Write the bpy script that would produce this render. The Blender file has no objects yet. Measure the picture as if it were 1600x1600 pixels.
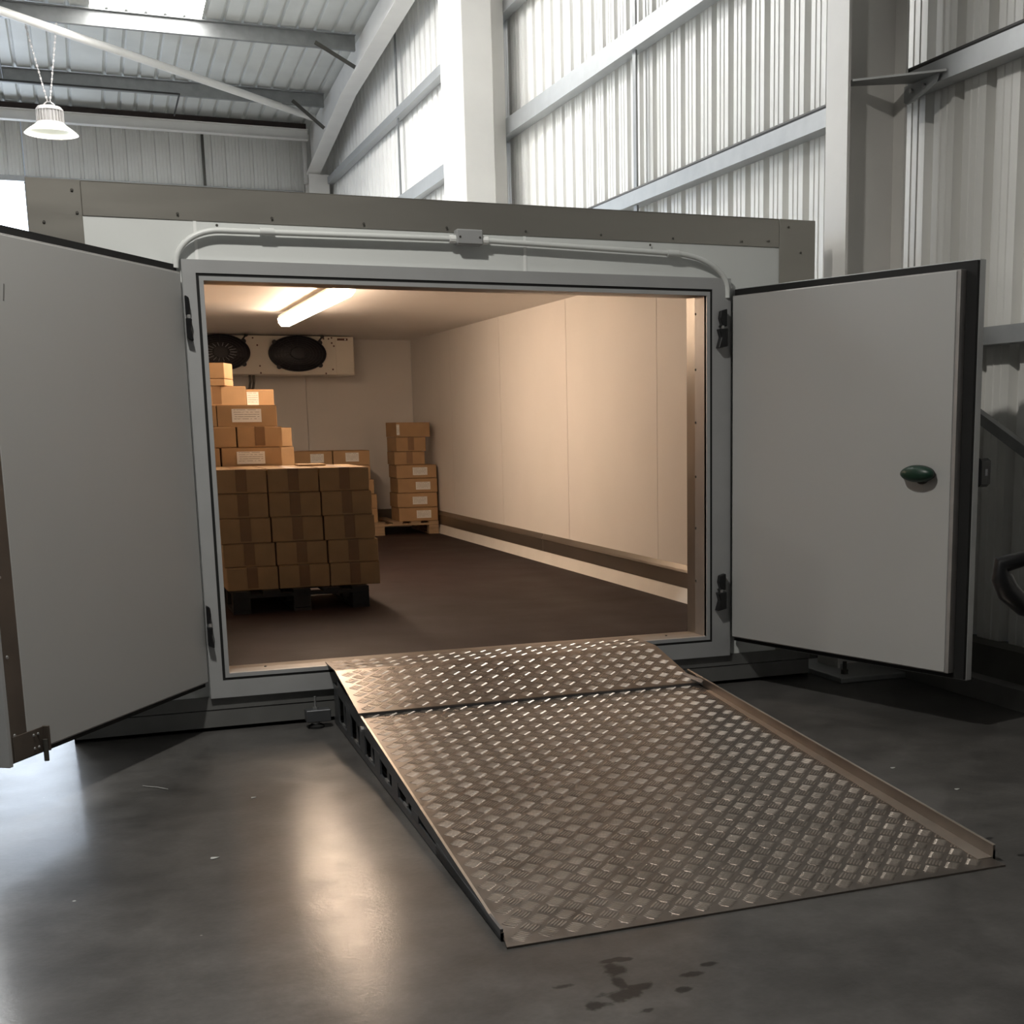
import bpy, bmesh, math, random
from mathutils import Vector, Matrix, Euler
random.seed(7)
C = bpy.context.scene.collection
S = bpy.context.scene

# ------------------------------------------------------------------ camera
cam_d = bpy.data.cameras.new('camera')
cam = bpy.data.objects.new('camera', cam_d); C.objects.link(cam)
YAW, PITCH, ROLL, FPX = -0.3932, -0.1802, -0.0102, 2062.945
cam.location = (-0.5096, -6.0228, 1.3272)
cam.rotation_euler = (Matrix.Rotation(YAW, 3, 'Z') @ Matrix.Rotation(math.pi/2 + PITCH, 3, 'X') @ Matrix.Rotation(ROLL, 3, 'Z')).to_euler()
cam_d.sensor_fit = 'HORIZONTAL'; cam_d.sensor_width = 36.0
cam_d.lens = FPX/1600*36.0
cam_d.shift_x = -193.6/1600; cam_d.shift_y = 238.2/1600
cam_d.clip_start = 0.05; cam_d.clip_end = 200
S.camera = cam

# ------------------------------------------------------------------ world, exposure, levels of light
W = bpy.data.worlds.new('world'); S.world = W; W.use_nodes = True
bg = W.node_tree.nodes['Background']; bg.inputs[0].default_value = (0.62, 0.76, 1.0, 1); bg.inputs[1].default_value = 0.4
S.view_settings.view_transform = 'Standard'; S.view_settings.look = 'None'
S.view_settings.gamma = 1.0; S.view_settings.use_curve_mapping = False
S.view_settings.exposure = 0.0
KEY_W = 126.0        # each high bay lamp
SKYLIGHT = 15.0       # radiance of the translucent roof lights
WINDOW = 7.0         # radiance of the daylit window
TUBE = 46.0           # radiance of the cold room's tube light

# ------------------------------------------------------------------ materials
def mat(name, col, rough=0.5, metal=0.0, noise=None, bump=None, emit=None, spec=None, stretch=None):
    m = bpy.data.materials.new(name); m.use_nodes = True
    nt = m.node_tree; b = nt.nodes['Principled BSDF']
    b.inputs['Base Color'].default_value = (*col, 1); b.inputs['Roughness'].default_value = rough
    b.inputs['Metallic'].default_value = metal
    if spec is not None: b.inputs['Specular IOR Level'].default_value = spec
    if emit:
        b.inputs['Emission Color'].default_value = (*emit[0], 1); b.inputs['Emission Strength'].default_value = emit[1]
    if noise or bump:
        tc = nt.nodes.new('ShaderNodeTexCoord'); src = tc.outputs['Object']
        if stretch:
            mp = nt.nodes.new('ShaderNodeMapping'); mp.inputs['Scale'].default_value = stretch
            nt.links.new(src, mp.inputs[0]); src = mp.outputs[0]
    if noise:
        sc, amt, ramt = noise
        n = nt.nodes.new('ShaderNodeTexNoise'); n.inputs['Scale'].default_value = sc; n.inputs['Detail'].default_value = 5
        nt.links.new(src, n.inputs['Vector'])
        mr = nt.nodes.new('ShaderNodeMapRange'); mr.inputs[1].default_value = .3; mr.inputs[2].default_value = .7
        mr.inputs[3].default_value = 1-amt; mr.inputs[4].default_value = 1+amt
        nt.links.new(n.outputs['Fac'], mr.inputs[0])
        mx = nt.nodes.new('ShaderNodeVectorMath'); mx.operation = 'SCALE'; mx.inputs[0].default_value = col
        nt.links.new(mr.outputs[0], mx.inputs['Scale']); nt.links.new(mx.outputs[0], b.inputs['Base Color'])
        if ramt:
            m2 = nt.nodes.new('ShaderNodeMapRange'); m2.inputs[1].default_value = .3; m2.inputs[2].default_value = .7
            m2.inputs[3].default_value = rough-ramt; m2.inputs[4].default_value = rough+ramt
            nt.links.new(n.outputs['Fac'], m2.inputs[0]); nt.links.new(m2.outputs[0], b.inputs['Roughness'])
    if bump:
        n2 = nt.nodes.new('ShaderNodeTexNoise'); n2.inputs['Scale'].default_value = bump[0]; n2.inputs['Detail'].default_value = 4
        nt.links.new(src, n2.inputs['Vector'])
        bp = nt.nodes.new('ShaderNodeBump'); bp.inputs['Strength'].default_value = bump[1]; bp.inputs['Distance'].default_value = 0.01
        nt.links.new(n2.outputs['Fac'], bp.inputs['Height']); nt.links.new(bp.outputs[0], b.inputs['Normal'])
    return m

def floor_material():
    m = bpy.data.materials.new('concrete'); m.use_nodes = True; nt = m.node_tree; N = nt.nodes; L = nt.links
    b = N['Principled BSDF']
    geo = N.new('ShaderNodeNewGeometry'); pos = geo.outputs['Position']
    def noise(sc, det=5, rough=.55):
        n = N.new('ShaderNodeTexNoise'); n.inputs['Scale'].default_value = sc; n.inputs['Detail'].default_value = det
        n.inputs['Roughness'].default_value = rough; L.new(pos, n.inputs['Vector']); return n.outputs['Fac']
    def rng(x, a, c, d, e):
        r = N.new('ShaderNodeMapRange'); r.inputs[1].default_value = a; r.inputs[2].default_value = c
        r.inputs[3].default_value = d; r.inputs[4].default_value = e; L.new(x, r.inputs[0]); return r.outputs[0]
    def math2(op, x, y):
        q = N.new('ShaderNodeMath'); q.operation = op
        for i, v in enumerate((x, y)):
            if isinstance(v, (int, float)): q.inputs[i].default_value = v
            else: L.new(v, q.inputs[i])
        return q.outputs[0]
    big = noise(1.1, 6, .6); mid = noise(6, 6, .65); fine = noise(60, 3)
    tone = math2('MULTIPLY', rng(big, .3, .7, .62, 1.42), rng(mid, .3, .7, .76, 1.24))
    tone = math2('MULTIPLY', tone, rng(fine, .3, .7, .95, 1.05))
    # dark drip stains with a shape of their own
    wob = noise(22, 3)
    st = None
    for (x, y, rx, ry) in [(.63,-3.10,.03,.012),(.66,-3.11,.022,.012),(.615,-3.16,.028,.03),(.58,-3.30,.05,.03),(.63,-3.275,.035,.02),
                           (.46,-3.20,.022,.012),(.50,-3.33,.03,.02),(.72,-3.33,.02,.014),(.78,-3.26,.03,.015),(.84,-3.22,.025,.012),
                           (.60,-3.40,.02,.012),(2.06,-2.73,.02,.011),(2.02,-2.78,.03,.011),(2.09,-2.86,.02,.012),(2.10,-2.68,.018,.01),(.595,-3.23,.016,.05)]:
        d = N.new('ShaderNodeVectorMath'); d.operation = 'SUBTRACT'; L.new(pos, d.inputs[0]); d.inputs[1].default_value = (x, y, 0)
        e = N.new('ShaderNodeVectorMath'); e.operation = 'DIVIDE'; L.new(d.outputs[0], e.inputs[0]); e.inputs[1].default_value = (rx, ry, 1)
        ln = N.new('ShaderNodeVectorMath'); ln.operation = 'LENGTH'; L.new(e.outputs[0], ln.inputs[0])
        v = rng(math2('ADD', ln.outputs['Value'], rng(wob, .3, .7, -.5, .5)), .75, 1.2, .30, 1.0)
        st = v if st is None else math2('MINIMUM', st, v)
    tone = math2('MULTIPLY', tone, st)
    # small pale paint flecks
    vo = N.new('ShaderNodeTexVoronoi'); vo.inputs['Scale'].default_value = 5; L.new(pos, vo.inputs['Vector'])
    fl = rng(vo.outputs['Distance'], .018, .03, 1, 0)
    sel = rng(noise(1.7, 1), .52, .56, 0, 1)
    flk = math2('MULTIPLY', fl, sel)
    cb = N.new('ShaderNodeVectorMath'); cb.operation = 'SCALE'; cb.inputs[0].default_value = FLOOR_COL; L.new(tone, cb.inputs['Scale'])
    mx = N.new('ShaderNodeMix'); mx.data_type = 'RGBA'; L.new(flk, mx.inputs[0]); L.new(cb.outputs[0], mx.inputs[6]); mx.inputs[7].default_value = (.35,.35,.33,1)
    L.new(mx.outputs[2], b.inputs['Base Color'])
    L.new(rng(math2('ADD', mid, math2('MULTIPLY', big, .7)), .5, 1.2, .38, .50), b.inputs['Roughness'])
    b.inputs['Specular IOR Level'].default_value = .06
    b.inputs['Coat Weight'].default_value = .42
    L.new(rng(math2('ADD', mid, math2('MULTIPLY', fine, .4)), .5, .9, .09, .20), b.inputs['Coat Roughness'])
    bp2 = N.new('ShaderNodeBump'); bp2.inputs['Strength'].default_value = .05; bp2.inputs['Distance'].default_value = .01
    L.new(noise(75, 5, .7), bp2.inputs['Height']); L.new(bp2.outputs[0], b.inputs['Coat Normal'])
    bp = N.new('ShaderNodeBump'); bp.inputs['Strength'].default_value = .13; bp.inputs['Distance'].default_value = .01
    L.new(math2('ADD', mid, math2('MULTIPLY', fine, .25)), bp.inputs['Height']); L.new(bp.outputs[0], b.inputs['Normal'])
    return m

def label_material():
    m = bpy.data.materials.new('printed_label'); m.use_nodes = True; nt = m.node_tree; N = nt.nodes; L = nt.links
    b = N['Principled BSDF']; b.inputs['Roughness'].default_value = .6
    tc = N.new('ShaderNodeTexCoord'); sx = N.new('ShaderNodeSeparateXYZ'); L.new(tc.outputs['Generated'], sx.inputs[0])
    def mth(op, x, y=0.0):
        q = N.new('ShaderNodeMath'); q.operation = op
        for i, v in enumerate((x, y)):
            if isinstance(v, (int, float)): q.inputs[i].default_value = v
            else: L.new(v, q.inputs[i])
        return q.outputs[0]
    row = mth('FRACT', mth('MULTIPLY', sx.outputs['Z'], 6.0))
    line = mth('MULTIPLY', mth('GREATER_THAN', row, .38), mth('LESS_THAN', row, .66))
    n = N.new('ShaderNodeTexNoise'); n.inputs['Scale'].default_value = 9.0; n.inputs['Detail'].default_value = 1; L.new(tc.outputs['Generated'], n.inputs['Vector'])
    gap = mth('GREATER_THAN', n.outputs['Fac'], .46)
    ins = mth('MULTIPLY', mth('GREATER_THAN', sx.outputs['X'], .07), mth('LESS_THAN', sx.outputs['X'], .93))
    ins = mth('MULTIPLY', ins, mth('MULTIPLY', mth('GREATER_THAN', sx.outputs['Z'], .12), mth('LESS_THAN', sx.outputs['Z'], .95)))
    ink = mth('MULTIPLY', mth('MULTIPLY', line, gap), ins)
    mx = N.new('ShaderNodeMix'); mx.data_type = 'RGBA'; L.new(mth('MULTIPLY', ink, .6), mx.inputs[0])
    mx.inputs[6].default_value = (.80,.78,.74,1); mx.inputs[7].default_value = (.12,.11,.1,1); L.new(mx.outputs[2], b.inputs['Base Color'])
    return m

FLOOR_COL = (.066, .063, .061)
M = {}
M['concrete'] = floor_material()
M['cladding'] = mat('white_cladding', (.80,.79,.76), .36, 0, (1.5,.04,.04))
M['roof'] = mat('roof_sheet', (.57,.575,.55), .5, 0, (2,.06,0))
M['plain_wall'] = mat('plain_wall', (.55,.55,.53), .7, 0, (2,.05,0))
M['white_steel'] = mat('white_steel', (.74,.72,.69), .42, 0, (4,.03,0))
M['galv'] = mat('galvanised', (.26,.265,.265), .45, .55, (9,.12,.06))
M['galv_light'] = mat('galvanised_light', (.35,.36,.365), .42, .35, (9,.08,.05))
M['black'] = mat('black_rubber', (.005,.005,.005), .8, 0, (12,.2,0))
M['black_gloss'] = mat('black_plastic', (.007,.007,.008), .34, 0, (12,.1,0))
M['cable'] = mat('black_cable', (.02,.019,.018), .6, 0, (12,.2,0))
M['panel'] = mat('white_panel', (.70,.72,.71), .38, 0, (2,.02,0))
M['sealant'] = mat('sealant', (.86,.87,.86), .5, 0, (20,.03,0))
M['frame'] = mat('grey_frame', (.40,.405,.41), .42, .2, (6,.04,0))
M['trim'] = mat('brushed_trim', (.33,.315,.285), .40, .75, (2,.03,.04), stretch=(.6,.6,5))
M['plinth'] = mat('plinth', (.20,.20,.195), .5, .5, (7,.1,0))
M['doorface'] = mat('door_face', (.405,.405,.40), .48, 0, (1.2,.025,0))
M['stile'] = mat('dark_steel', (.15,.125,.105), .42, .6, (6,.12,0))
M['plugside'] = mat('door_edge', (.42,.40,.39), .35, .5, (8,.1,0))
M['reveal'] = mat('steel_reveal', (.33,.30,.275), .42, .5, (5,.06,0))
M['inner_wall'] = mat('inner_wall', (.83,.80,.765), .5, 0, (2,.02,0))
M['seam'] = mat('seam', (.36,.33,.30), .6, 0, (9,.1,0))
M['kick'] = mat('kick_plate', (.30,.27,.235), .35, .85, (4,.08,.05))
M['cove'] = mat('white_cove', (.80,.78,.74), .4, 0, (6,.03,0))
M['ply'] = mat('phenolic_floor', (.021,.0115,.0105), .62, 0, (3,.15,.05), bump=(90,.12), spec=.22)
M['card'] = mat('cardboard', (.42,.265,.135), .75, 0, (6,.09,0), bump=(60,.06))
M['card_shaded'] = mat('cardboard_shaded', (.37,.245,.13), .78, 0, (6,.1,0), bump=(60,.06))  # darker cardboard copy: the near stack's shade put into its colour
M['cardseam'] = mat('cardboard_edge', (.20,.12,.06), .8, 0, (9,.1,0))
M['tape'] = mat('brown_tape', (.235,.135,.065), .32, 0, (7,.12,0))
M['label'] = label_material()
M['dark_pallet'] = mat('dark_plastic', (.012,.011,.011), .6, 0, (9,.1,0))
M['wood'] = mat('pallet_wood', (.36,.25,.15), .75, 0, (5,.22,0), stretch=(1,9,9))
M['evap'] = mat('cream_casing', (.78,.73,.64), .42, 0, (3,.03,0))
M['fan'] = mat('fan_black', (.008,.008,.014), .42, 0, (12,.2,0))
M['fan_grey'] = mat('fan_grey', (.22,.22,.24), .45, .4, (12,.15,0))
M['nameplate'] = mat('nameplate', (.13,.06,.04), .4, 0, (12,.1,0))
M['deck'] = mat('aluminium_deck', (.215,.187,.167), .34, .9, (5,.12,.06))
M['bars'] = mat('aluminium_bars', (.40,.35,.31), .34, .9, (8,.12,.05))
M['rail'] = mat('steel_rail', (.15,.155,.165), .38, .75, (6,.12,.05))
M['edge_bright'] = mat('bright_edge', (.62,.56,.50), .32, .9, (9,.08,0))
M['zinc'] = mat('zinc', (.50,.50,.50), .35, .85, (12,.1,0))
M['green'] = mat('green_plastic', (.004,.03,.017), .4, 0, (9,.1,0))
M['darkmetal'] = mat('dark_metal', (.10,.095,.085), .45, .5, (8,.15,0))
M['skylight'] = mat('translucent_roof_light', (.8,.85,.9), .4, 0, emit=((1.0,.985,.95), SKYLIGHT))
M['window'] = mat('daylit_window', (.8,.85,.9), .4, 0, emit=((.74,.85,1.0), WINDOW))
M['tube'] = mat('tube_diffuser', (.9,.85,.75), .4, 0, emit=((1.0,.75,.545), TUBE))
M['lampbody'] = mat('lamp_body', (.42,.40,.39), .4, .1, (9,.03,0))
M['reflector'] = mat('lamp_reflector', (.62,.63,.56), .35, 0, emit=((1.0,1.0,.85), .22))
M['lampglow'] = mat('lamp_glow', (.9,.9,.85), .35, 0, emit=((1.0,1.0,.92), 6.0))
M['gap_brown'] = mat('dark_gap_brown', (.045,.03,.026), .7, 0, (5,.2,0))
M['kerb'] = mat('kerb_concrete', (.16,.155,.148), .8, 0, (5,.15,0), bump=(30,.2))
M['block'] = mat('dark_blockwork', (.10,.095,.085), .85, 0, (4,.15,0))
M['paper'] = mat('scrap_paper', (.36,.36,.35), .8, 0, (20,.05,0))

# ------------------------------------------------------------------ mesh helpers
ORG = {}
class MB:
    def __init__(s): s.v = []; s.f = []
    def poly(s, pts):
        i = len(s.v); s.v += [tuple(p) for p in pts]; s.f.append(tuple(range(i, i+len(pts))))
    def hexa(s, p):          # 8 corners: bottom 4 (ccw), top 4
        i = len(s.v); s.v += [tuple(q) for q in p]
        for f in ((3,2,1,0),(4,5,6,7),(0,1,5,4),(1,2,6,5),(2,3,7,6),(3,0,4,7)): s.f.append(tuple(i+k for k in f))
        return s
    def box(s, x0, y0, z0, x1, y1, z1):
        return s.hexa([(x0,y0,z0),(x1,y0,z0),(x1,y1,z0),(x0,y1,z0),(x0,y0,z1),(x1,y0,z1),(x1,y1,z1),(x0,y1,z1)])
    def prism(s, pts, axis, a, b):     # pts: 2D polygon in the other two axes
        def P(p, t):
            return {'x': (t,p[0],p[1]), 'y': (p[0],t,p[1]), 'z': (p[0],p[1],t)}[axis]
        i = len(s.v); n = len(pts)
        s.v += [P(p,a) for p in pts] + [P(p,b) for p in pts]
        s.f.append(tuple(i+k for k in range(n))[::-1]); s.f.append(tuple(i+n+k for k in range(n)))
        for k in range(n): s.f.append((i+k, i+(k+1)%n, i+n+(k+1)%n, i+n+k))
        return s
    def sweep(s, prof, axis, a, b):    # open profile, no caps
        def P(p, t):
            return {'x': (t,p[0],p[1]), 'y': (p[0],t,p[1]), 'z': (p[0],p[1],t)}[axis]
        i = len(s.v); n = len(prof); s.v += [P(p,a) for p in prof] + [P(p,b) for p in prof]
        for k in range(n-1): s.f.append((i+k, i+k+1, i+n+k+1, i+n+k))
        return s
    def tube(s, path, r, n=10, closed=False, caps=True):
        path = [Vector(p) for p in path]; m = len(path); i0 = len(s.v)
        rr = r if isinstance(r, (list, tuple)) else [r]*m
        up = None
        for k in range(m):
            if closed: t = (path[(k+1)%m]-path[k-1]).normalized()
            else: t = (path[min(k+1,m-1)]-path[max(k-1,0)]).normalized()
            if up is None:
                up = t.cross(Vector((0,0,1)));
                if up.length < .05: up = t.cross(Vector((1,0,0)))
                up.normalize()
            up = (up - t*up.dot(t)).normalized(); w = t.cross(up)
            for j in range(n):
                a = 2*math.pi*j/n; s.v.append(tuple(path[k] + (up*math.cos(a)+w*math.sin(a))*rr[k]))
        for k in range(m if closed else m-1):
            k2 = (k+1) % m
            for j in range(n): s.f.append((i0+k*n+j, i0+k*n+(j+1)%n, i0+k2*n+(j+1)%n, i0+k2*n+j))
        if caps and not closed:
            s.f.append(tuple(i0+j for j in range(n))[::-1]); s.f.append(tuple(i0+(m-1)*n+j for j in range(n)))
        return s
    def bar(s, p0, p1, w, h, up=(0,0,1)):   # rectangular bar between two points
        p0 = Vector(p0); p1 = Vector(p1); t = (p1-p0).normalized(); a = t.cross(Vector(up)).normalized(); b = a.cross(t)
        a *= w/2; b *= h/2
        return s.hexa([p0-a-b, p1-a-b, p1+a-b, p0+a-b, p0-a+b, p1-a+b, p1+a+b, p0+a+b])
    def lathe(s, prof, c, axis='z', n=24, sx=1, sy=1, caps=True):   # prof: (radius, height) pairs; open surface
        i0 = len(s.v)
        for (r, h) in prof:
            for j in range(n):
                a = 2*math.pi*j/n; u = r*math.cos(a)*sx; v = r*math.sin(a)*sy
                q = {'z': (u,v,h), 'y': (u,h,v), 'x': (h,u,v)}[axis]
                s.v.append((c[0]+q[0], c[1]+q[1], c[2]+q[2]))
        for k in range(len(prof)-1):
            for j in range(n): s.f.append((i0+k*n+j, i0+k*n+(j+1)%n, i0+(k+1)*n+(j+1)%n, i0+(k+1)*n+j))
        if caps: s.f.append(tuple(i0+j for j in range(n))[::-1]); s.f.append(tuple(i0+(len(prof)-1)*n+j for j in range(n)))
        return s
    def build(s, name, m, parent=None, smooth=False, bevel=0, local=False, fix=True):
        org = Vector((0,0,0))
        if parent is not None and not local: org = ORG.get(parent.name, Vector((0,0,0)))
        me = bpy.data.meshes.new(name)
        me.from_pydata([tuple(Vector(v)-org) for v in s.v], [], s.f)
        bm = bmesh.new(); bm.from_mesh(me)
        if fix: bmesh.ops.recalc_face_normals(bm, faces=bm.faces)
        if bevel: bmesh.ops.bevel(bm, geom=bm.edges[:], offset=bevel, segments=1, affect='EDGES', clamp_overlap=True)
        if smooth:
            for f in bm.faces: f.smooth = True
            for e in bm.edges:
                if len(e.link_faces) == 2 and e.calc_face_angle(0) > .7: e.smooth = False
        bm.to_mesh(me); bm.free()
        me.materials.append(m)
        o = bpy.data.objects.new(name, me); C.objects.link(o)
        if parent is not None:
            o.parent = parent; ORG[o.name] = org
        else: ORG[o.name] = Vector((0,0,0))
        return o
def tag(o, label=None, cat=None, group=None, kind=None):
    for k, v in (('label',label),('category',cat),('group',group),('kind',kind)):
        if v: o[k] = v
    return o
def thing(name, loc, label, cat, group=None, rz=0):
    o = bpy.data.objects.new(name, None); C.objects.link(o); o.location = loc; o.rotation_euler = (0,0,rz)
    o.empty_display_size = .1
    ORG[o.name] = Vector(loc); return tag(o, label, cat, group)
def subempty(name, parent, loc=(0,0,0)):
    o = bpy.data.objects.new(name, None); C.objects.link(o); o.parent = parent; o.location = loc; o.empty_display_size = .05; return o

def roof_z(y): return 6.1 + .073*(16-y) if y > 1 else 6.1 + .073*15 - .073*(1-y)

# ================================================================== SETTING
XW, YB, XL, YF = 3.62, 17.0, -14.0, -15.0
fl = MB().box(XL, YF, -.15, XW+.1, YB+.1, 0).build('floor', M['concrete']); tag(fl, 'dark grey power-floated concrete floor with drips and scuffs', 'floor', kind='structure')

def rib_profile(a0, a1, base, depth, pitch=.25, sgn=1):
    """trapezoidal cladding profile: (along, offset); two small stiffeners in each pan"""
    out = []; a = a0; q = pitch/.25
    while a < a1:
        for d, o in ((0,0),(.052,0),(.058,-.0045),(.064,0),(.108,0),(.114,-.0045),(.120,0),(.168,0),(.186,depth),(.230,depth),(.248,0)):
            out.append((a+d*q, base+sgn*o))
        a += pitch
    return [p for p in out if p[0] <= a1+.02]

# gable wall on the right (cladding runs up to the roof line)
mb = MB(); pr = rib_profile(YF, YB, XW, .042)
for (a, xa), (b, xb) in zip(pr[:-1], pr[1:]):
    mb.poly([(xa,a,.25),(xb,b,.25),(xb,b,roof_z(b)+.02),(xa,a,roof_z(a)+.02)])
wr = mb.build('wall_right', M['cladding'], fix=False); tag(wr, 'white ribbed steel gable wall with horizontal girts', 'wall', kind='structure')
MB().box(3.5, YF, .1, 3.66, YB, .25).build('blockwork_base', M['block'], wr)
kb = MB().box(3.41, YF, 0, 3.66, YB, .10).build('kerb', M['kerb'], wr)
GIRTS = [(1.68,1.762),(2.955,3.055),(4.055,4.205),(5.15,5.255)]
def girt(z0, z1, y0=YF, y1=16.3):
    g = MB()
    g.box(3.50, y0, z0, 3.506, y1, z1); g.box(3.506, y0, z0, 3.60, y1, z0+.006); g.box(3.506, y0, z1-.006, 3.60, y1, z1)
    return g.build('girt', M['galv_light'], wr)
for z0, z1 in GIRTS: girt(z0, z1)
for y in (3.635, 11.39, -4.0):
    for (a, b) in ((3.055,4.055),(4.205,5.15),(1.762,2.955),(5.255,6.3)):
        MB().box(3.53, y-.03, a, 3.545, y+.03, b).build('sag_rod', M['galv'], wr)
cb = MB().tube([(3.53, -9, 3.072),(3.53,-.2,3.07),(3.53,1.5,3.074),(3.53,3.4,3.068),(3.53,6.5,3.072)], .017, 8).build('cable', M['cable'])
tag(cb, 'black cable lying along the top of the middle wall girt', 'cable')

# rear wall under the eave, with the daylit window at the left
mb = MB(); pr = rib_profile(-.93, 3.62, YB, .03, .212)
for (a, ya), (b, yb) in zip(pr[:-1], pr[1:]): mb.poly([(a,ya,0),(b,yb,0),(b,yb,6.15),(a,ya,6.15)])
pr = rib_profile(-5.6, -.95, YB, .03, .212)
for (a, ya), (b, yb) in zip(pr[:-1], pr[1:]): mb.poly([(a,ya,5.03),(b,yb,5.03),(b,yb,6.15),(a,ya,6.15)])
mb.box(XL, YB-.01, 0, -5.6, YB+.02, 6.15); mb.box(-5.6, YB-.01, 0, -.93, YB+.02, .9)
# the strip of cladding right of the window
wb = mb.build('wall_back', M['cladding'], fix=False); tag(wb, 'white ribbed steel rear wall below the eave beam', 'wall', kind='structure')
MB().box(-5.7, 16.86, 5.03, 3.2, 16.98, 5.11).build('girt', M['galv_light'], wb)
MB().box(1.66, 16.93, 5.11, 1.70, 16.97, 5.9).build('sag_rod', M['darkmetal'], wb)
wn = MB().box(-5.6, YB+.03, .9, -.93, YB+.05, 5.03).build('window_1', M['window']); tag(wn, 'bright daylit window in the rear wall left of the cold room', 'window', kind='structure')
f = MB(); f.box(-5.66, YB-.05, .84, -.93, YB+.02, .9); f.box(-.955, YB-.05, .9, -.91, YB+.02, 5.03); f.box(-5.66, YB-.05, .9, -5.6, YB+.02, 5.03)
f.build('window_frame', M['galv'], wn)
for x in (-4.05, -2.5): MB().box(x-.03, YB-.04, .9, x+.03, YB+.025, 5.03).build('mullion', M['galv'], wn)
wl = MB().box(XL-.1, YF, 0, XL, YB, 7.4).build('wall_left', M['plain_wall']); tag(wl, 'plain far side wall of the warehouse', 'wall', kind='structure')
wf = MB().box(XL, YF-.1, 0, XW+.05, YF, 7.4).build('wall_front', M['plain_wall']); tag(wf, 'plain wall of the warehouse behind the viewer', 'wall', kind='structure')

# roof: ribbed sheets, translucent roof lights, purlins
ce = bpy.data.objects.new('ceiling', None); C.objects.link(ce); tag(ce, 'sloping ribbed steel roof on purlins with roof lights', 'roof', kind='structure'); ORG[ce.name] = Vector((0,0,0))
SKY = [(-6.27,-4.97), (-3.1,-1.8), (.03,1.33)]  # two left strips unseen; the middle one added to brighten the gable wall
def roof_sheet(x0, x1, y0, y1, m='roof', name='roof_sheet'):
    mb = MB(); pr = [(x0,0)]; x = math.ceil((x0-.0)/.226)*.226
    while x < x1-.05:
        for d, o in ((-.03,0),(-.012,.032),(.012,.032),(.03,0)):
            if x0 < x+d < x1: pr.append((x+d, o))
        x += .226
    pr.append((x1,0))
    for (a, oa), (b, ob) in zip(pr[:-1], pr[1:]):
        mb.poly([(a,y0,roof_z(y0)+oa),(b,y0,roof_z(y0)+ob),(b,y1,roof_z(y1)+ob),(a,y1,roof_z(y1)+oa)])
    return mb.build(name, M[m], ce, fix=False)
xs = [XL] + [v for p in SKY for v in p] + [XW+.05]
for i in range(0, len(xs), 2):
    roof_sheet(xs[i], xs[i+1], 1.0, YB+.05); roof_sheet(xs[i], xs[i+1], YF, 1.0)
for a, b in SKY:
    roof_sheet(a, b, 12.38, YB+.05); ys_ = 3.8 if a > 0 else 5.2
    roof_sheet(a, b, ys_, 12.38, 'skylight', 'roof_light'); roof_sheet(a, b, 1.0, ys_); roof_sheet(a, b, YF, 1.0)
PURLINS = [14.84, 12.38, 9.93, 7.48, 5.03, 2.58, .13, -2.32, -4.77, -7.22, -9.67, -12.1]
for y in PURLINS:
    z = roof_z(y)
    g = MB(); g.box(XL, y-.004, z-.2, 3.24, y+.004, z-.02); g.box(XL, y, z-.2, 3.24, y+.065, z-.192); g.box(XL, y-.065, z-.028, 3.24, y, z-.02)
    g.build('purlin', M['galv'], ce)
# small sag bar frame seen under the lowest purlin
g = MB(); g.tube([(-1.3,14.75,5.985),(1.18,14.75,5.985),(1.2,14.75,5.985),(1.2,15.9,5.93)], .012, 6); g.build('sag_bar', M['cable'], ce)
g = MB(); g.tube([(-1.06,14.7,6.0),(-1.06,12.5,6.15)], .012, 6); g.build('sag_bar', M['cable'], ce)
MB().box(XL, 16.40, 5.90, 3.22, 16.44, 6.06).build('eave_gap_strip', M['gap_brown'], ce)  # dark brown strip added to paint the dark gap above the eave beam

# structural steel
eb = MB(); eb.box(-13.9, 16.29, 5.80, 3.22, 16.30, 5.935); eb.box(-13.9, 16.22, 5.79, 3.22, 16.37, 5.80); eb.box(-13.9, 16.22, 5.935, 3.22, 16.37, 5.945)
o = eb.build('eave_beam', M['white_steel']); tag(o, 'white steel beam along the eave above the rear wall', 'beam')
# portal rafter with haunch, and its corner column
rf = thing('rafter', (3.3, 16.2, 5.0), 'white sloping steel rafter rising from the corner column', 'rafter')
def raf_z(y): return roof_z(y)-.03
mb = MB(); ys = [16.5, 13.3, 1.0, YF+.1]
top = [raf_z(y) for y in ys]; bot = [5.32, 5.84, raf_z(1)-.46, raf_z(ys[3])-.46]
i = 0
mb.prism([(y,z) for y,z in zip(ys,top)] + [(y,z) for y,z in list(zip(ys,bot))[::-1]], 'x', 3.295, 3.31); mb.build('web', M['white_steel'], rf)
mb = MB()
for k in range(3):
    mb.hexa([(3.2,ys[k],bot[k]-.012),(3.41,ys[k],bot[k]-.012),(3.41,ys[k+1],bot[k+1]-.012),(3.2,ys[k+1],bot[k+1]-.012),(3.2,ys[k],bot[k]),(3.41,ys[k],bot[k]),(3.41,ys[k+1],bot[k+1]),(3.2,ys[k+1],bot[k+1])])
mb.build('bottom_flange', M['white_steel'], rf)
cc = thing('corner_column', (3.38, 16.4, 0), 'white steel column in the far corner under the rafter', 'column')
mb = MB(); mb.box(3.22,16.38,0,3.54,16.395,5.305); mb.build('flange', M['white_steel'], cc)
MB().box(3.375,16.395,0,3.39,16.7,5.305).build('web', M['white_steel'], cc)
MB().box(3.22,16.7,0,3.54,16.715,5.305).build('flange', M['white_steel'], cc)
MB().box(3.19,16.60,5.2,3.24,16.72,5.9).build('end_plate', M['white_steel'], cc)
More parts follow.
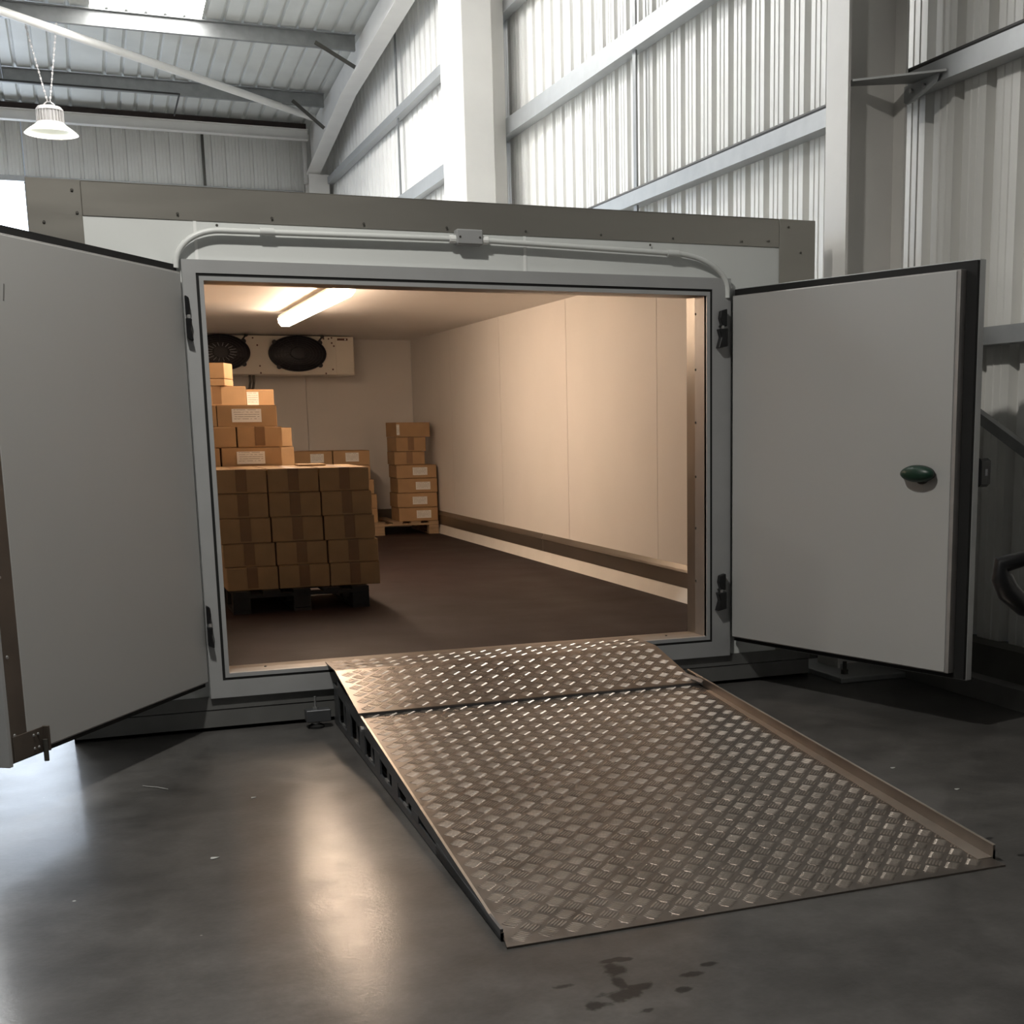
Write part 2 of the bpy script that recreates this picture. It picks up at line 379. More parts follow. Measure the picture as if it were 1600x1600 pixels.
# wide boxed gable column in the middle
gc = thing('boxed_column', (3.2, 7, 0), 'broad white boxed column in the middle of the gable wall', 'column')
MB().box(3.046,6.6,0,3.34,7.39,roof_z(7)-.55).build('casing', M['white_steel'], gc, bevel=.008)
MB().box(3.34,6.75,0,3.50,7.2,roof_z(7)-.55).build('web', M['white_steel'], gc)
# near gable column, I section
nc = thing('gable_column', (3.32, .085, 0), 'near white I-section gable column beside the cold room', 'column')
MB().box(3.15,-.02,0,3.165,.19,roof_z(.1)-.55).build('inner_flange', M['white_steel'], nc)
MB().box(3.165,.08,0,3.485,.09,roof_z(.1)-.55).build('web', M['white_steel'], nc)
MB().box(3.485,-.02,0,3.499,.19,roof_z(.1)-.55).build('outer_flange', M['white_steel'], nc)
MB().box(3.02,-.27,0,3.50,.30,.03).build('base_plate', M['galv_light'], nc, bevel=.004)
g = MB(); g.tube([(3.10,-.17,.03),(3.10,-.17,.095)], .011, 8); g.lathe([(.021,.03),(.021,.052)], (3.10,-.17,0), n=6); g.build('anchor_bolt', M['darkmetal'], nc)
g = MB(); g.prism([(3.17,-.03),(3.19,.075),(3.49,-.10),(3.49,-.36)], 'z', 2.985, 2.995); g.build('gusset', M['galv'], nc)
g = MB(); g.prism([(-.02,2.985),(-.31,2.985),(-.29,2.945),(-.10,2.90),(-.05,2.895),(-.02,2.91)], 'x', 3.478, 3.486); g.build('cleat', M['galv_light'], nc)
g = MB();
for y in (-.09,-.2): g.lathe([(.012,-.012),(.012,0)], (3.478,y,2.95), axis='x', n=6)
tag(g.build('cleat_bolts', M['zinc'], nc), kind='stuff')

# roof bracing tube and fly braces
br = MB().tube([(3.16,15.32,5.93),(-.95,11.9,6.10),(-6.5,7.3,6.38)], .052, 12).build('bracing_tube', M['white_steel'], smooth=True); tag(br, 'white diagonal bracing tube crossing below the roof', 'brace')
for i, (a, b, lab) in enumerate((((2.72,12.37,6.22),(3.22,12.34,5.95),'thin dark fly brace between upper purlin and rafter'),((2.78,14.83,6.04),(3.22,14.8,5.68),'thin dark fly brace near the foot of the rafter'))):
    o = MB().bar(a, b, .05, .014, (0,1,0)).build('fly_brace', M['darkmetal']); tag(o, lab, 'brace', 'fly braces at the rafter')
o = MB().bar((3.46,-.35,1.52),(3.46,-2.3,.64), .05, .012, (1,0,0))
o.bar((3.47,-.35,1.545),(3.47,-2.3,.665), .008, .04, (1,0,0))
o = o.build('diagonal_brace', M['galv']); tag(o, 'sloping grey steel brace on the wall beyond the right door', 'brace')

# ------------------------------------------------------------------ high bay lamps (their light comes with them)
def high_bay(x, y, zrim, label, watts):
    t = thing('high_bay_lamp', (x, y, zrim), label, 'lamp', 'high bay lamps')
    c = (x, y, zrim); R = .31
    MB().lathe([(R,0),(R*.94,.02),(R*.8,.055),(R*.62,.095),(R*.48,.135),(R*.47,.135),(R*.60,.09),(R*.78,.05),(R*.92,.016),(R*.985,.0)], c, n=40, caps=False).build('reflector', M['reflector'], t, smooth=True, fix=False)
    mb = MB(); mb.lathe([(.135,.13),(.135,.27)], c, n=36)
    for k in range(24):
        a = 2*math.pi*k/24; mb.bar((x+.13*math.cos(a),y+.13*math.sin(a),zrim+.2),(x+.158*math.cos(a),y+.158*math.sin(a),zrim+.2), .005, .14)
    mb.build('heat_sink', M['lampbody'], t)
    MB().lathe([(.155,.27),(.155,.285),(.13,.315),(.05,.335)], c, n=32).build('cap', M['lampbody'], t, smooth=True)
    MB().lathe([(.13,.088),(.13,.094)], c, n=32).build('lens', M['lampglow'], t)
    zp = roof_z(y)-.206
    MB().tube([(x-.09,y,zrim+.31),(x-.02,y,zrim+.375),(x+.02,y,zrim+.375),(x+.09,y,zrim+.31)], .008, 6).build('bracket', M['lampbody'], t)
    for sx in (-1,1):
        mb = MB(); a = Vector((x+.015*sx,y,zrim+.375)); b = Vector((x+(.16 if sx>0 else .20)*sx,y,zp)); n = 26
        for k in range(n):
            p = a.lerp(b, k/n); q = a.lerp(b, (k+.85)/n)
            mb.bar(p, q, .022 if k%2 else .010, .010 if k%2 else .022, (0,1,0))
        mb.build('chain', M['lampbody'], t)
    ld = bpy.data.lights.new('high_bay_light', 'AREA'); ld.shape = 'DISK'; ld.size = .26; ld.energy = watts; ld.color = (1,.97,.90); ld.spread = math.radians(160)
    lo = bpy.data.objects.new('high_bay_light', ld); C.objects.link(lo); lo.parent = t; lo.location = (0,0,.075)
    return t
high_bay(-.513, 12.38, 4.87, 'lit white high bay lamp hanging on two chains', KEY_W)
high_bay(-.50, -2.32, 4.62, 'lit high bay lamp hanging in front of the cold room', KEY_W)
high_bay(-8.0, -2.32, 4.62, 'lit high bay lamp in the far bay towards the viewer', KEY_W)
high_bay(-8.0, 12.38, 4.9, 'lit high bay lamp in the far bay near the window', KEY_W)

# ================================================================== COLD ROOM
cr = thing('cold_room', (1.18, 0, 0), 'large white panelled walk-in cold room with open double doors', 'cold room')
X0, X1, ZT, YR = -.62, 2.98, 2.315, 8.50
IX0, IX1, IZ0, IZ1, IY = -.50, 2.87, .245, 2.235, 8.35
def P(name, m, parent=cr, **k): return lambda mb: mb.build(name, M[m], parent, **k)
def cbox(name, m, *b, parent=cr, bevel=0): return MB().box(*b).build(name, M[m], parent, bevel=bevel)
# outer shell: sides, back, roof panels
for k in range(7):
    y0 = .13 + k*(YR-.13)/7; y1 = y0 + (YR-.13)/7 - .004
    cbox('side_panel', 'panel', X0, y0, 0, IX0-.02, y1, ZT-.004)
    cbox('roof_panel', 'panel', IX0-.02, y0, IZ1+.004, IX1+.02, y1, ZT-.004)
    cbox('side_panel', 'panel', IX1+.02, y0, 0, X1, y1, ZT-.004)
cbox('rear_panel', 'panel', IX0-.02, IY+.02, 0, IX1+.02, YR, IZ1)
# front wall panels round the opening, with pale sealed joints
SE = [X0+.01, .012, 1.456, X1-.01]
for a, b in zip(SE[:-1], SE[1:]):
    cbox('front_panel', 'panel', a+.002, 0, 1.975, b-.002, .13, 2.30)
cbox('front_panel', 'panel', X0+.01, 0, .10, -.004, .13, 1.975); cbox('front_panel', 'panel', 2.404, 0, .10, X1-.01, .13, 1.975)
cbox('front_panel', 'panel', -.004, 0, .10, 2.404, .13, .225)
for x in SE[1:3]: cbox('joint_sealant', 'sealant', x-.006, -.0025, 2.02, x+.006, 0, 2.18)
# metal trims
def trim_angle(name, *b): return cbox(name, 'trim', *b, bevel=.002)
trim_angle('fascia', -.42, -.004, 2.180, 2.78, 0, ZT); trim_angle('fascia_top', -.42, -.004, ZT, 2.78, .2, ZT+.003)
trim_angle('corner_trim', X0-.003, -.007, .156, -.42, .0, ZT+.003); trim_angle('corner_trim', 2.78, -.007, .156, X1+.003, 0, ZT+.003)
trim_angle('corner_trim', X1, 0, 0, X1+.003, .2, ZT+.003); trim_angle('corner_trim', X0-.003, 0, 0, X0, .2, ZT+.003)
mb = MB()
for x, z in [(-.054,2.205),(.327,2.205),(.718,2.2),(1.089,2.2),(1.46,2.2),(1.83,2.2),(2.2,2.2),(2.57,2.2),(2.72,2.209),(-.453,2.277),(-.566,2.149),(-.44,2.19),(2.83,2.28),(2.90,2.16),(2.82,2.0),(.10,2.165),(2.08,2.165)]:
    mb.lathe([(.006,-.011),(.004,-.013)], (x,0,z), axis='y', n=8)
tag(mb.build('rivets', M['darkmetal'], cr), kind='stuff')
# plinth
cbox('plinth', 'plinth', X0, -.012, .098, X1, -.0005, .155); cbox('plinth', 'plinth', X0+.004, -.009, .018, X1-.004, -.0005, .094)
# door frame: outer plate, black gasket line, lip, steel reveal
def ring(name, m, x0, z0, x1, z1, w, ya, yb, wb=None, bevel=0):
    wb = w if wb is None else wb
    mb = MB(); mb.box(x0, ya, z0, x0+w, yb, z1); mb.box(x1-w, ya, z0, x1, yb, z1)
    mb.box(x0+w, ya, z1-w, x1-w, yb, z1); mb.box(x0+w, ya, z0, x1-w, yb, z0+wb)
    return mb.build(name, M[m], cr, bevel=bevel)
mb = MB(); mb.box(-.055,-.03,.152,0,0,2.022); mb.box(2.4,-.03,.152,2.5,0,2.022); mb.box(0,-.03,1.968,2.4,0,2.022); mb.box(0,-.03,.152,2.4,0,.229)
mb.build('door_frame', M['frame'], cr)
ring('frame_gasket', 'black', 0, .229, 2.4, 1.968, .012, -.026, 0)
ring('frame_lip', 'frame', .012, .241, 2.388, 1.956, .018, -.029, .0)
mb = MB()      # two-step steel reveal
def rev(a, b, i0, i1):
    (xa,za,xb,zb) = i0; (xc,zc,xd,zd) = i1
    mb.poly([(xa,a,za),(xa,a,zb),(xc,b,zd),(xc,b,zc)]); mb.poly([(xb,a,za),(xd,b,zc),(xd,b,zd),(xb,a,zb)])
    mb.poly([(xa,a,zb),(xb,a,zb),(xd,b,zd),(xc,b,zd)]); mb.poly([(xa,a,za),(xc,b,zc),(xd,b,zc),(xb,a,za)])
rev(-.02, .11, (.030,.255,2.370,1.940), (.030,.255,2.370,1.940)); mb.build('reveal', M['reveal'], cr, fix=False)
mb = MB(); rev(.11, .225, (.030,.255,2.370,1.940), (.022,.249,2.378,1.946)); mb.build('inner_reveal', M['kick'], cr, fix=False)
mb = MB()
for z in (1.86,1.59,1.33,1.06,.8,.53):
    for x, dx in ((.03,1),(2.37,-1)): mb.lathe([(.006,0),(.005,.004*dx)], (x,.10,z), axis='x', n=8)
for x in (.2,.6,1.0,1.4,1.8,2.2): mb.lathe([(.006,0),(.005,.004)], (x,.10,.255), axis='z', n=8)
tag(mb.build('reveal_rivets', M['darkmetal'], cr), kind='stuff')
# inside lining: wall panels with visible joints, ceiling, floor, kick plates and cove
mb = MB(); mb.box(IX0-.02,.13,.2,.02,.225,IZ1); mb.box(2.38,.13,.2,IX1+.02,.225,IZ1); mb.box(.02,.13,1.946,2.38,.225,IZ1); mb.build('inner_front_wall', M['inner_wall'], cr)
js = [.225, 1.735, 3.41, 5.1, 6.75, IY]
for a, b in zip(js[:-1], js[1:]):
    cbox('inner_wall_panel', 'inner_wall', IX1, a+.003, .2, IX1+.02, b-.003, IZ1)
    cbox('inner_wall_panel', 'inner_wall', IX0-.02, a+.003, .2, IX0, b-.003, IZ1)
for y in js[1:-1]: cbox('panel_joint', 'seam', IX1+.003, y-.003, .2, IX1+.02, y+.003, IZ1)
for a, b in zip([IX0,.62,1.74],[.62,1.74,IX1]): cbox('inner_rear_panel', 'inner_wall', a+.002, IY, .2, b-.002, IY+.02, IZ1)
cbox('inner_ceiling', 'inner_wall', IX0-.02, .13, IZ1, IX1+.02, IY+.02, IZ1+.004)
cbox('inner_floor', 'ply', IX0-.02, .20, .12, IX1+.02, IY+.02, IZ0)
mb = MB(); mb.sweep([(IX1-.012,.335),(IX1-.012,.425),(IX1-.022,.432),(IX1-.016,.447),(IX1-.001,.472),(IX1,.472)], 'y', .225, 4.0)
def kick(y0, y1):
    pts = [(IX1-.014,.335),(IX1-.014,.425),(IX1-.024,.431),(IX1-.018,.445),(IX1-.002,.472),(IX1+.0,.472)]
    m2 = MB(); n = len(pts)
    for (xa,za),(xb,zb) in zip(pts[:-1],pts[1:]): m2.poly([(xa,y0,za),(xb,y0,zb),(xb,y1,zb),(xa,y1,za)])
    m2.build('kick_plate', M['kick'], cr, fix=False)
kick(.225, 4.003); kick(4.009, IY)
mb = MB(); mb.poly([(IX1-.035,.225,IZ0+.001),(IX1-.035,IY,IZ0+.001),(IX1-.010,IY,.337),(IX1-.010,.225,.337)]); mb.build('floor_cove', M['cove'], cr, fix=False)
mb = MB(); mb.poly([(IX0,IY-.02,.44),(IX1-.02,IY-.02,.44),(IX1-.02,IY-.02,.245),(IX0,IY-.02,.245)]); mb.box(IX0,IY-.024,.43,IX1-.02,IY,.445); mb.build('kick_plate', M['kick'], cr)
# heater cable conduit and junction box over the door
arc = lambda cx, cz, r, a0, a1, n=14: [(cx+r*math.cos(math.radians(a0+(a1-a0)*k/n)), -.030, cz+r*math.sin(math.radians(a0+(a1-a0)*k/n))) for k in range(n+1)]
pl = [(-.078,-.03,1.985)] + [( .113-.19*math.cos(t), -.030, 1.995+.147*math.sin(t)) for t in [math.pi/2*k/12 for k in range(13)]] + [(1.13,-.03,2.150)]
pr_ = [(1.25,-.03,2.149),(2.19,-.03,2.128)] + [(2.19+.292*math.sin(t), -.03, 1.968+.160*math.cos(t)) for t in [math.pi/2*k/12 for k in range(1,13)]] + [(2.483,-.03,1.93)]
for pth in (pl, pr_): MB().tube(pth, .0125, 12).build('conduit', M['panel'], cr, smooth=True)
cd = [o for o in cr.children if o.name.startswith('conduit')]
for (x,z,ax) in ((.30,2.145,'x'),(2.19,2.128,'x')):
    MB().lathe([(.0165,-.03),(.0165,.03)], (x,-.03,z), axis='x', n=12).build('coupling', M['panel'], cr, smooth=True)
jb = cbox('junction_box', 'frame', 1.122, -.055, 2.125, 1.245, -.002, 2.192, bevel=.006)
for x in (1.138,1.229): MB().lathe([(.005,-.057),(.005,-.054)], (x,0,2.158), axis='y', n=8).build('screw', M['darkmetal'], jb)
for x in (1.108,1.258): MB().lathe([(.018,-.014),(.018,.014)], (x,-.03,2.149), axis='x', n=10).build('cable_gland', M['sealant'], cr)

# ---- hinges on the frame
def hinge(x, z, s, k=1.0):
    mb = MB(); q = lambda u, v: (x+u*s*k, z+v)
    mb.prism([q(.004,.10), q(-.028,.09), q(-.034,.055), q(-.024,.025), q(-.036,.018), q(.004,.018)], 'y', -.062, -.03)
    mb.prism([q(.006,.008), q(-.042,.004), q(-.030,-.035), q(-.046,-.088), q(.006,-.078)], 'y', -.068, -.03)
    h = mb.build('hinge', M['black_gloss'], cr, bevel=.004)
    MB().lathe([(.008,z+.006),(.008,z+.02)], (x-.018*s*k,-.055,0), n=8).build('hinge_pin', M['zinc'], h)
hinge(2.462, 1.775, 1); hinge(2.458, .478, 1)
hinge(-.050, 1.775, -1, .5); hinge(-.050, .470, -1, .5)

# ---- door leaves: local x along the leaf from the hinge, local y thickness (inner face at 0), z up
def leaf(name, x, y, z, rz, w, h, s, label):
    """s = +1: outer side lies at local -y ... the inner face looks along local +y"""
    d = subempty(name, cr, Vector((x,y,z))-Vector(cr.location)); d.rotation_euler = (0,0,rz); d['label'] = label
    return d
def sb(par, name, m, b, bevel=0): return MB().box(*b).build(name, M[m], par, local=True, bevel=bevel)
# right leaf: seen nearly square on, black gasket all round, bright flange edge
a = math.radians(-73.6)
d = leaf('right_door', 2.491, -.026, .224, a, 1.445, 1.748, 1, 'right leaf with green inside release knob')
w, h = 1.445, 1.750      # inner face normal is local -y (towards the viewer), outside is +y
sb(d, 'flange', 'frame', (0, .055, -.004, w, .095, h+.004), .003)
sb(d, 'gasket', 'black', (.001, .040, .002, w-.002, .056, h-.002))
sb(d, 'edge_profile', 'plugside', (.024, .004, .026, 1.388, .042, h-.036), .002)
sb(d, 'face_panel', 'doorface', (.028, 0, .030, 1.370, .010, h-.040), .002)
mb = MB(); mb.box(1.376, .0035, .03, 1.3895, .0395, h-.04); mb.build('edge_strip', M['plugside'], d, local=True)
kb_ = MB(); c = (1.217,-.035,.878)
mb = MB(); mb.lathe([(.30,0),(.62,.006),(.9,.016),(1,.03),(1,.036),(.93,.046),(.72,.056),(.4,.062),(.1,.064)], (0,0,0), axis='y', n=32)
mb.v = [(1.217+v[0]*.088, -.062+v[1]*1.0, .880+v[2]*.036) for v in mb.v]
kn = mb.build('release_knob', M['green'], d, smooth=True, local=True)
mb = MB(); mb.lathe([(.035,-.012),(.035,.0)], (1.225,0,.87), axis='y', n=24); mb.build('rose', M['black_gloss'], kn, local=True)
mb = MB(); mb.lathe([(1.0,0),(1.0,.012),(.93,.018)], (0,0,0), axis='y', n=32); mb.v = [(1.210+v[0]*.090, -.018+v[1]*.6, .880+v[2]*.037) for v in mb.v]; mb.build('knob_rim', M['black_gloss'], d, smooth=True, local=True)
mb = MB(); mb.prism([(w-.075+0*t, .095) for t in (0,)] + [(w-.085, .175), (w-.055,.195), (w-.010,.190), (w+.006,.165), (w+.006,.095)], 'z', .825, .945)
hd = mb.build('outer_handle', M['black_gloss'], d, local=True, bevel=.012)
sb(hd, 'lock_cylinder', 'fan_grey', (w+.004, .130, .872, w+.0075, .146, .900))
# left leaf: swung towards the viewer, dark meeting edge with riveted plates
a = math.radians(-122.37)
d = leaf('left_door', -.057, -.03, .207, a, 1.395, 1.76, -1, 'left leaf with dark steel meeting edge and drop bolt')
w, h = 1.395, 1.762      # inner face normal is local +y here
sb(d, 'flange', 'frame', (0, -.115, -.004, w, -.075, h+.034), .003)
sb(d, 'gasket', 'black', (.001, -.078, -.001, w-.02, -.020, h+.030))
sb(d, 'edge_profile', 'plugside', (.004, -.022, .020, w-.104, -.002, h), .002)
sb(d, 'face_panel', 'doorface', (.008, -.008, .024, w-.105, 0, h-.005), .002)
sb(d, 'meeting_edge', 'stile', (w-.104, -.075, .006, w-.016, -.001, h), .002)
sb(d, 'edge_cover', 'frame', (w-.016, -.118, -.004, w+.004, -.001, h+.034), .002)
mb = MB()
for z in (.10,.37,.64,.91,1.18,1.45): mb.lathe([(.007,-.002),(.005,.003)], (w-.035,0,z), axis='y', n=8)
tag(mb.build('edge_rivets', M['zinc'], d, local=True), kind='stuff')
db = sb(d, 'drop_bolt', 'stile', (w-.19, 0, .012, w-.020, .004, .098), .001)
sb(db, 'bolt_bracket', 'stile', (w-.196, .0, .012, w-.186, .024, .10), .001)
MB().tube([(w-.175,.016,-.022),(w-.175,.016,.055)], .0085, 10).build('bolt_pin', M['darkmetal'], db, local=True)
mb = MB()
for x, z in ((w-.13,.079),(w-.13,.032),(w-.155,.079),(w-.155,.032)): mb.lathe([(.006,.003),(.004,.008)], (x,0,z), axis='y', n=8)
tag(mb.build('bolt_rivets', M['zinc'], db, local=True), kind='stuff')
mb = MB(); mb.bar((w-.203,.0006,1.598),(w-.193,.0006,1.545), .006, .0008, (0,1,0)); mb.build('scuff_mark', M['plinth'], d, local=True)

# ---- tube light, evaporator (fixtures standing for themselves)
tl = thing('tube_light', (1.10, 3.7, 2.235), 'glowing warm tube light fixed under the cold room ceiling', 'light')
LX, LY0, LY1 = 1.085, 2.38, 5.05
MB().box(LX-.05, LY0, 2.175, LX+.05, LY1, 2.205).build('housing', M['evap'], tl, bevel=.006)
mb = MB(); mb.prism([(LX-.055,2.178),(LX-.052,2.145),(LX-.03,2.118),(LX+.03,2.118),(LX+.052,2.145),(LX+.055,2.178)], 'y', LY0+.02, LY1-.02); mb.build('diffuser', M['tube'], tl)
for y in (LY0+.25, LY1-.25): MB().box(LX-.012, y-.02, 2.205, LX+.012, y+.02, 2.235).build('bracket', M['zinc'], tl)
MB().tube([(LX+.0,LY0+.01,2.19),(LX+.02,LY0-.12,2.215),(LX+.02,LY0-.4,2.225)], .010, 8).build('cable', M['evap'], tl)

ev = thing('evaporator', (1.2, 8.0, 1.85), 'cream evaporator cooler with two black fans on the rear wall', 'cooler')
EX0, EX1, EY, EZ0, EZ1 = .18, 2.15, 7.78, 1.846, 2.225
MB().box(EX0, EY, EZ0, EX1, IY-.005, EZ1).build('casing', M['evap'], ev, bevel=.006)
MB().box(1.965, EY-.006, EZ0+.012, EX1-.006, EY, EZ1-.01).build('end_panel', M['evap'], ev, bevel=.002)
np_ = MB().box(1.985, EY-.009, 2.185, 2.09, EY-.005, 2.207).build('nameplate', M['nameplate'], ev)
MB().lathe([(.008,-.003),(.007,-.001)], (2.065,EY-.008,2.196), axis='y', n=10).build('badge', M['sealant'], np_)
mb = MB()
for x, z in ((1.93,2.21),(1.93,2.16),(1.93,1.9),(1.86,1.86),(1.22,1.862),(1.215,1.93),(1.2,2.13),(1.16,2.2),(1.9,2.2),(1.85,2.2),(1.95,2.13)):
    mb.lathe([(.009,-.004),(.007,.002)], (x,EY,z), axis='y', n=8)
tag(mb.build('screws', M['nameplate'], ev), kind='stuff')
def fan(cx, cz, hub):
    rx, rz = .283, .176
    fg = MB().lathe([(rx*1.0,0),(rx*1.0,-.03),(rx*.93,-.045),(rx*.5,-.06),(rx*.08,-.064)], (cx,EY,cz), axis='y', n=40, sy=rz/rx).build('fan', M['fan'], ev, smooth=True)
    mb = MB()
    for k in range(1,8):
        r = rx*(.2+.11*k); yy = EY-.05-.022*(1-(r/rx)**2)
        mb.tube([(cx+r*math.cos(t),yy,cz+r*rz/rx*math.sin(t)) for t in [2*math.pi*j/36 for j in range(36)]], .0028, 5, closed=True)
    for k in range(16):
        t = 2*math.pi*k/16
        mb.tube([(cx+.05*math.cos(t),EY-.073,cz+.03*math.sin(t)),(cx+rx*.6*math.cos(t),EY-.065,cz+rz*.6*math.sin(t)),(cx+rx*.99*math.cos(t),EY-.046,cz+rz*.99*math.sin(t))], .0028, 5)
    mb.build('guard', M['fan'], fg, smooth=True)
    MB().lathe([(.075,-.062),(.07,-.078),(.03,-.082)], (cx,EY,cz), axis='y', n=24, sy=.8).build('hub', M['fan'], fg, smooth=True)
    if hub:
        mb = MB()
        for k in range(18):
            t = 2*math.pi*k/18
            mb.bar((cx+.085*math.cos(t),EY-.078,cz+.055*math.sin(t)),(cx+.15*math.cos(t),EY-.074,cz+.09*math.sin(t)), .006, .004, (0,1,0))
        tag(mb.build('spokes', M['fan_grey'], fg), kind='stuff')
    for ang in (38, 142, -132, -40):
        t = math.radians(ang); p = (cx+rx*math.cos(t), EY-.02, cz+rz*math.sin(t))
        MB().lathe([(.024,-.018),(.02,.018)], p, axis='y', n=10).build('lug', M['fan'], fg)
    MB().tube([(cx+.205,EY-.03,cz+.115),(cx+.25,EY-.03,cz+.165)], .008, 8).build('connector', M['fan'], fg)
    MB().lathe([(.018,-.03),(.018,0)], (cx+.252,EY,cz+.168), axis='y', n=10).build('connector_cap', M['fan'], fg)
fan(1.585, 2.052, False); fan(.845, 2.058, True)
for x in (1.13, 1.165): MB().tube([(x,7.92,1.848),(x,7.92,1.78),(x+.01,8.1,1.72),(x+.01,IY-.01,1.70)], .013, 8).build('drain_pipe', M['darkmetal'], ev)

# ================================================================== CARTONS AND PALLETS
def pallet(x0, y0, x1, y1, label, z=IZ0, m='wood'):
    t = thing('wooden_pallet', ((x0+x1)/2,(y0+y1)/2,z), label, 'pallet', 'wooden pallets in the cold room')
    H = .13; d = y1-y0; wd = x1-x0
    for k in range(3):
        xa = x0 + k*(wd-.10)/2
        MB().box(xa, y0, z, xa+.10, y1, z+.018).build('bottom_board', M[m], t)
        for j in range(3):
            ya = y0 + j*(d-.10)/2
            MB().box(xa, ya, z+.018, xa+.10, ya+.10, z+.092).build('block', M[m], t, bevel=.003)
    for j in range(3):
        ya = y0 + j*(d-.10)/2
        MB().box(x0, ya, z+.092, x1, ya+.10, z+.110).build('stringer_board', M[m], t)
    n = 5 if wd < 1 else 7; p = (wd-.1)/(n-1)
    for k in range(n): MB().box(x0+k*p, y0, z+.110, x0+k*p+.10+.0, y1, z+H).build('top_board', M[m], t)
    return t
MESH = {}
def carton(x, y, z, w, d, h, label, group, rz=0, tape=True, lab=None, m='card', tapew=.062, tilt=0):
    """x,y: centre of the front edge; z: underside. lab=(u0,z0,u1,z1) printed label on the front"""
    t = thing('cardboard_box', (x, y, z), label, 'box', group, rz)
    key = (round(w,3), round(d,3), round(h,3), m)
    def part(name, k, make, mm, par):
        if k not in MESH:
            mb = make(); o = mb.build(name, M[mm], par, local=True, bevel=(.0035 if name == 'body' else 0)); MESH[k] = o.data; return o
        o = bpy.data.objects.new(name, MESH[k]); C.objects.link(o); o.parent = par; return o
    e = .0015
    part('body', ('b',)+key, lambda: MB().box(-w/2+e,e,.001,w/2-e,d-e,h-.0035), m, t)
    def flaps():
        mb = MB(); mb.box(-w/2+.003,.003,h-.0035,-.0015,d-.003,h-.0008); mb.box(.0015,.003,h-.0035,w/2-.003,d-.003,h-.0008); return mb
    part('top_flaps', ('f',)+key, flaps, m, t)
    if tape:
        def tp():
            mb = MB(); q = tapew/2; mb.box(-q,-.0008,h-.0008,q,d+.0008,h-.0002); mb.box(-q,-.0008,.012,q,e,h-.0008); mb.box(-q,d-e,.012,q,d+.0008,h-.0008); return mb
        part('tape', ('t',)+key+(tapew,), tp, 'tape', t)
    if lab:
        u0, z0, u1, z1 = lab
        part('printed_label', ('l',)+key+tuple(lab), lambda: MB().box(u0,-.0012,z0,u1,e+.0005,z1), 'label', t)
    return t
PT = IZ0+.13
ORD = ['lowest','second','third','fourth','fifth']
ROW = ['bottom row','fourth row down','middle row','second row down','top row']
COL = ['left column','middle column','right column']
G1 = 'taped cartons on the near pallet'
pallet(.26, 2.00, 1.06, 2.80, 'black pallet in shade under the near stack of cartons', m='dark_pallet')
cols = [  # per row from the bottom: x edges
    [.236,.538,.843,1.150],[.226,.532,.838,1.148],[.216,.514,.822,1.134],[.212,.506,.815,1.124],[.208,.508,.812,1.118]]
hz = [.138,.140,.148,.144,.142]
zz = PT
for r in range(5):
    for c in range(3):
        xa, xb = cols[r][c], cols[r][c+1]
        for k in range(2):
            if k == 0: lab = 'brown taped carton, near pallet stack, %s, %s' % (ROW[r], COL[c]); g = G1
            elif r == 4: lab = 'carton with lit top, %s of the near stack, behind its front carton' % COL[c]; g = G1
            else: lab = 'carton hidden inside the near pallet stack, %s, %s, behind the front' % (ROW[r], COL[c]); g = 'hidden cartons of the near stack'
            w = xb-xa-.005
            o = carton((xa+xb)/2 + random.uniform(-.001,.001), 2.085 + (.02 if r == 4 else -.0) - .018*(r == 0) + k*.352 + random.uniform(-.004,.004), zz, w, .347, hz[r], lab, g, m='card_shaded', rz=0)
    zz += hz[r]
NEAR_TOP = zz

# stack behind it at the left
G2 = 'cartons stacked behind the near pallet'
pallet(-.12, 2.86, .80, 3.90, 'wooden pallet hidden behind the near carton stack')
LB = (-.095,.033,.08,.112)
z = PT; hh = (1.066-PT)/5
for r in range(5):
    for c, (xa, xb) in enumerate(((-.10,.32),(.325,.705))):
        carton((xa+xb)/2, 2.85, z, xb-xa, .6, hh, 'hidden carton of the rear left stack, %s layer above its pallet, %s half' % (ORD[r], ('left','right')[c]), 'hidden cartons of the rear left stack', tape=False)
    z += hh
def fx(x): return -.51 + (x+.51)*.947
def fz(z): return 1.327 + (z-1.327)*.947
def cart2(x, z, w, h, label, **k):
    if 'lab' in k: k['lab'] = tuple(v*.947 for v in k['lab'])
    return carton(fx(x), 2.82, fz(z), w*.947, .30, h*.947, label, G2, **k)
cart2(.170, 1.052, .388, .145, 'carton at the left end of the lowest visible row, rear left stack', tape=False)
cart2(.570, 1.052, .396, .145, 'labelled carton just above the near stack at its left', tape=False, lab=(-.10,.035,.085,.118))
cart2(.295, 1.197, .36, .138, 'taped carton at left of the second visible row, rear left stack')
cart2(.630, 1.197, .297, .138, 'taped carton over the labelled carton in the rear left stack')
cart2(.180, 1.335, .355, .144, 'carton sliver at left of the large labelled carton, rear left stack', tape=False)
cart2(.555, 1.335, .392, .144, 'wide labelled carton in the third visible row, rear left stack', tape=False, lab=(-.10,.03,.092,.118))
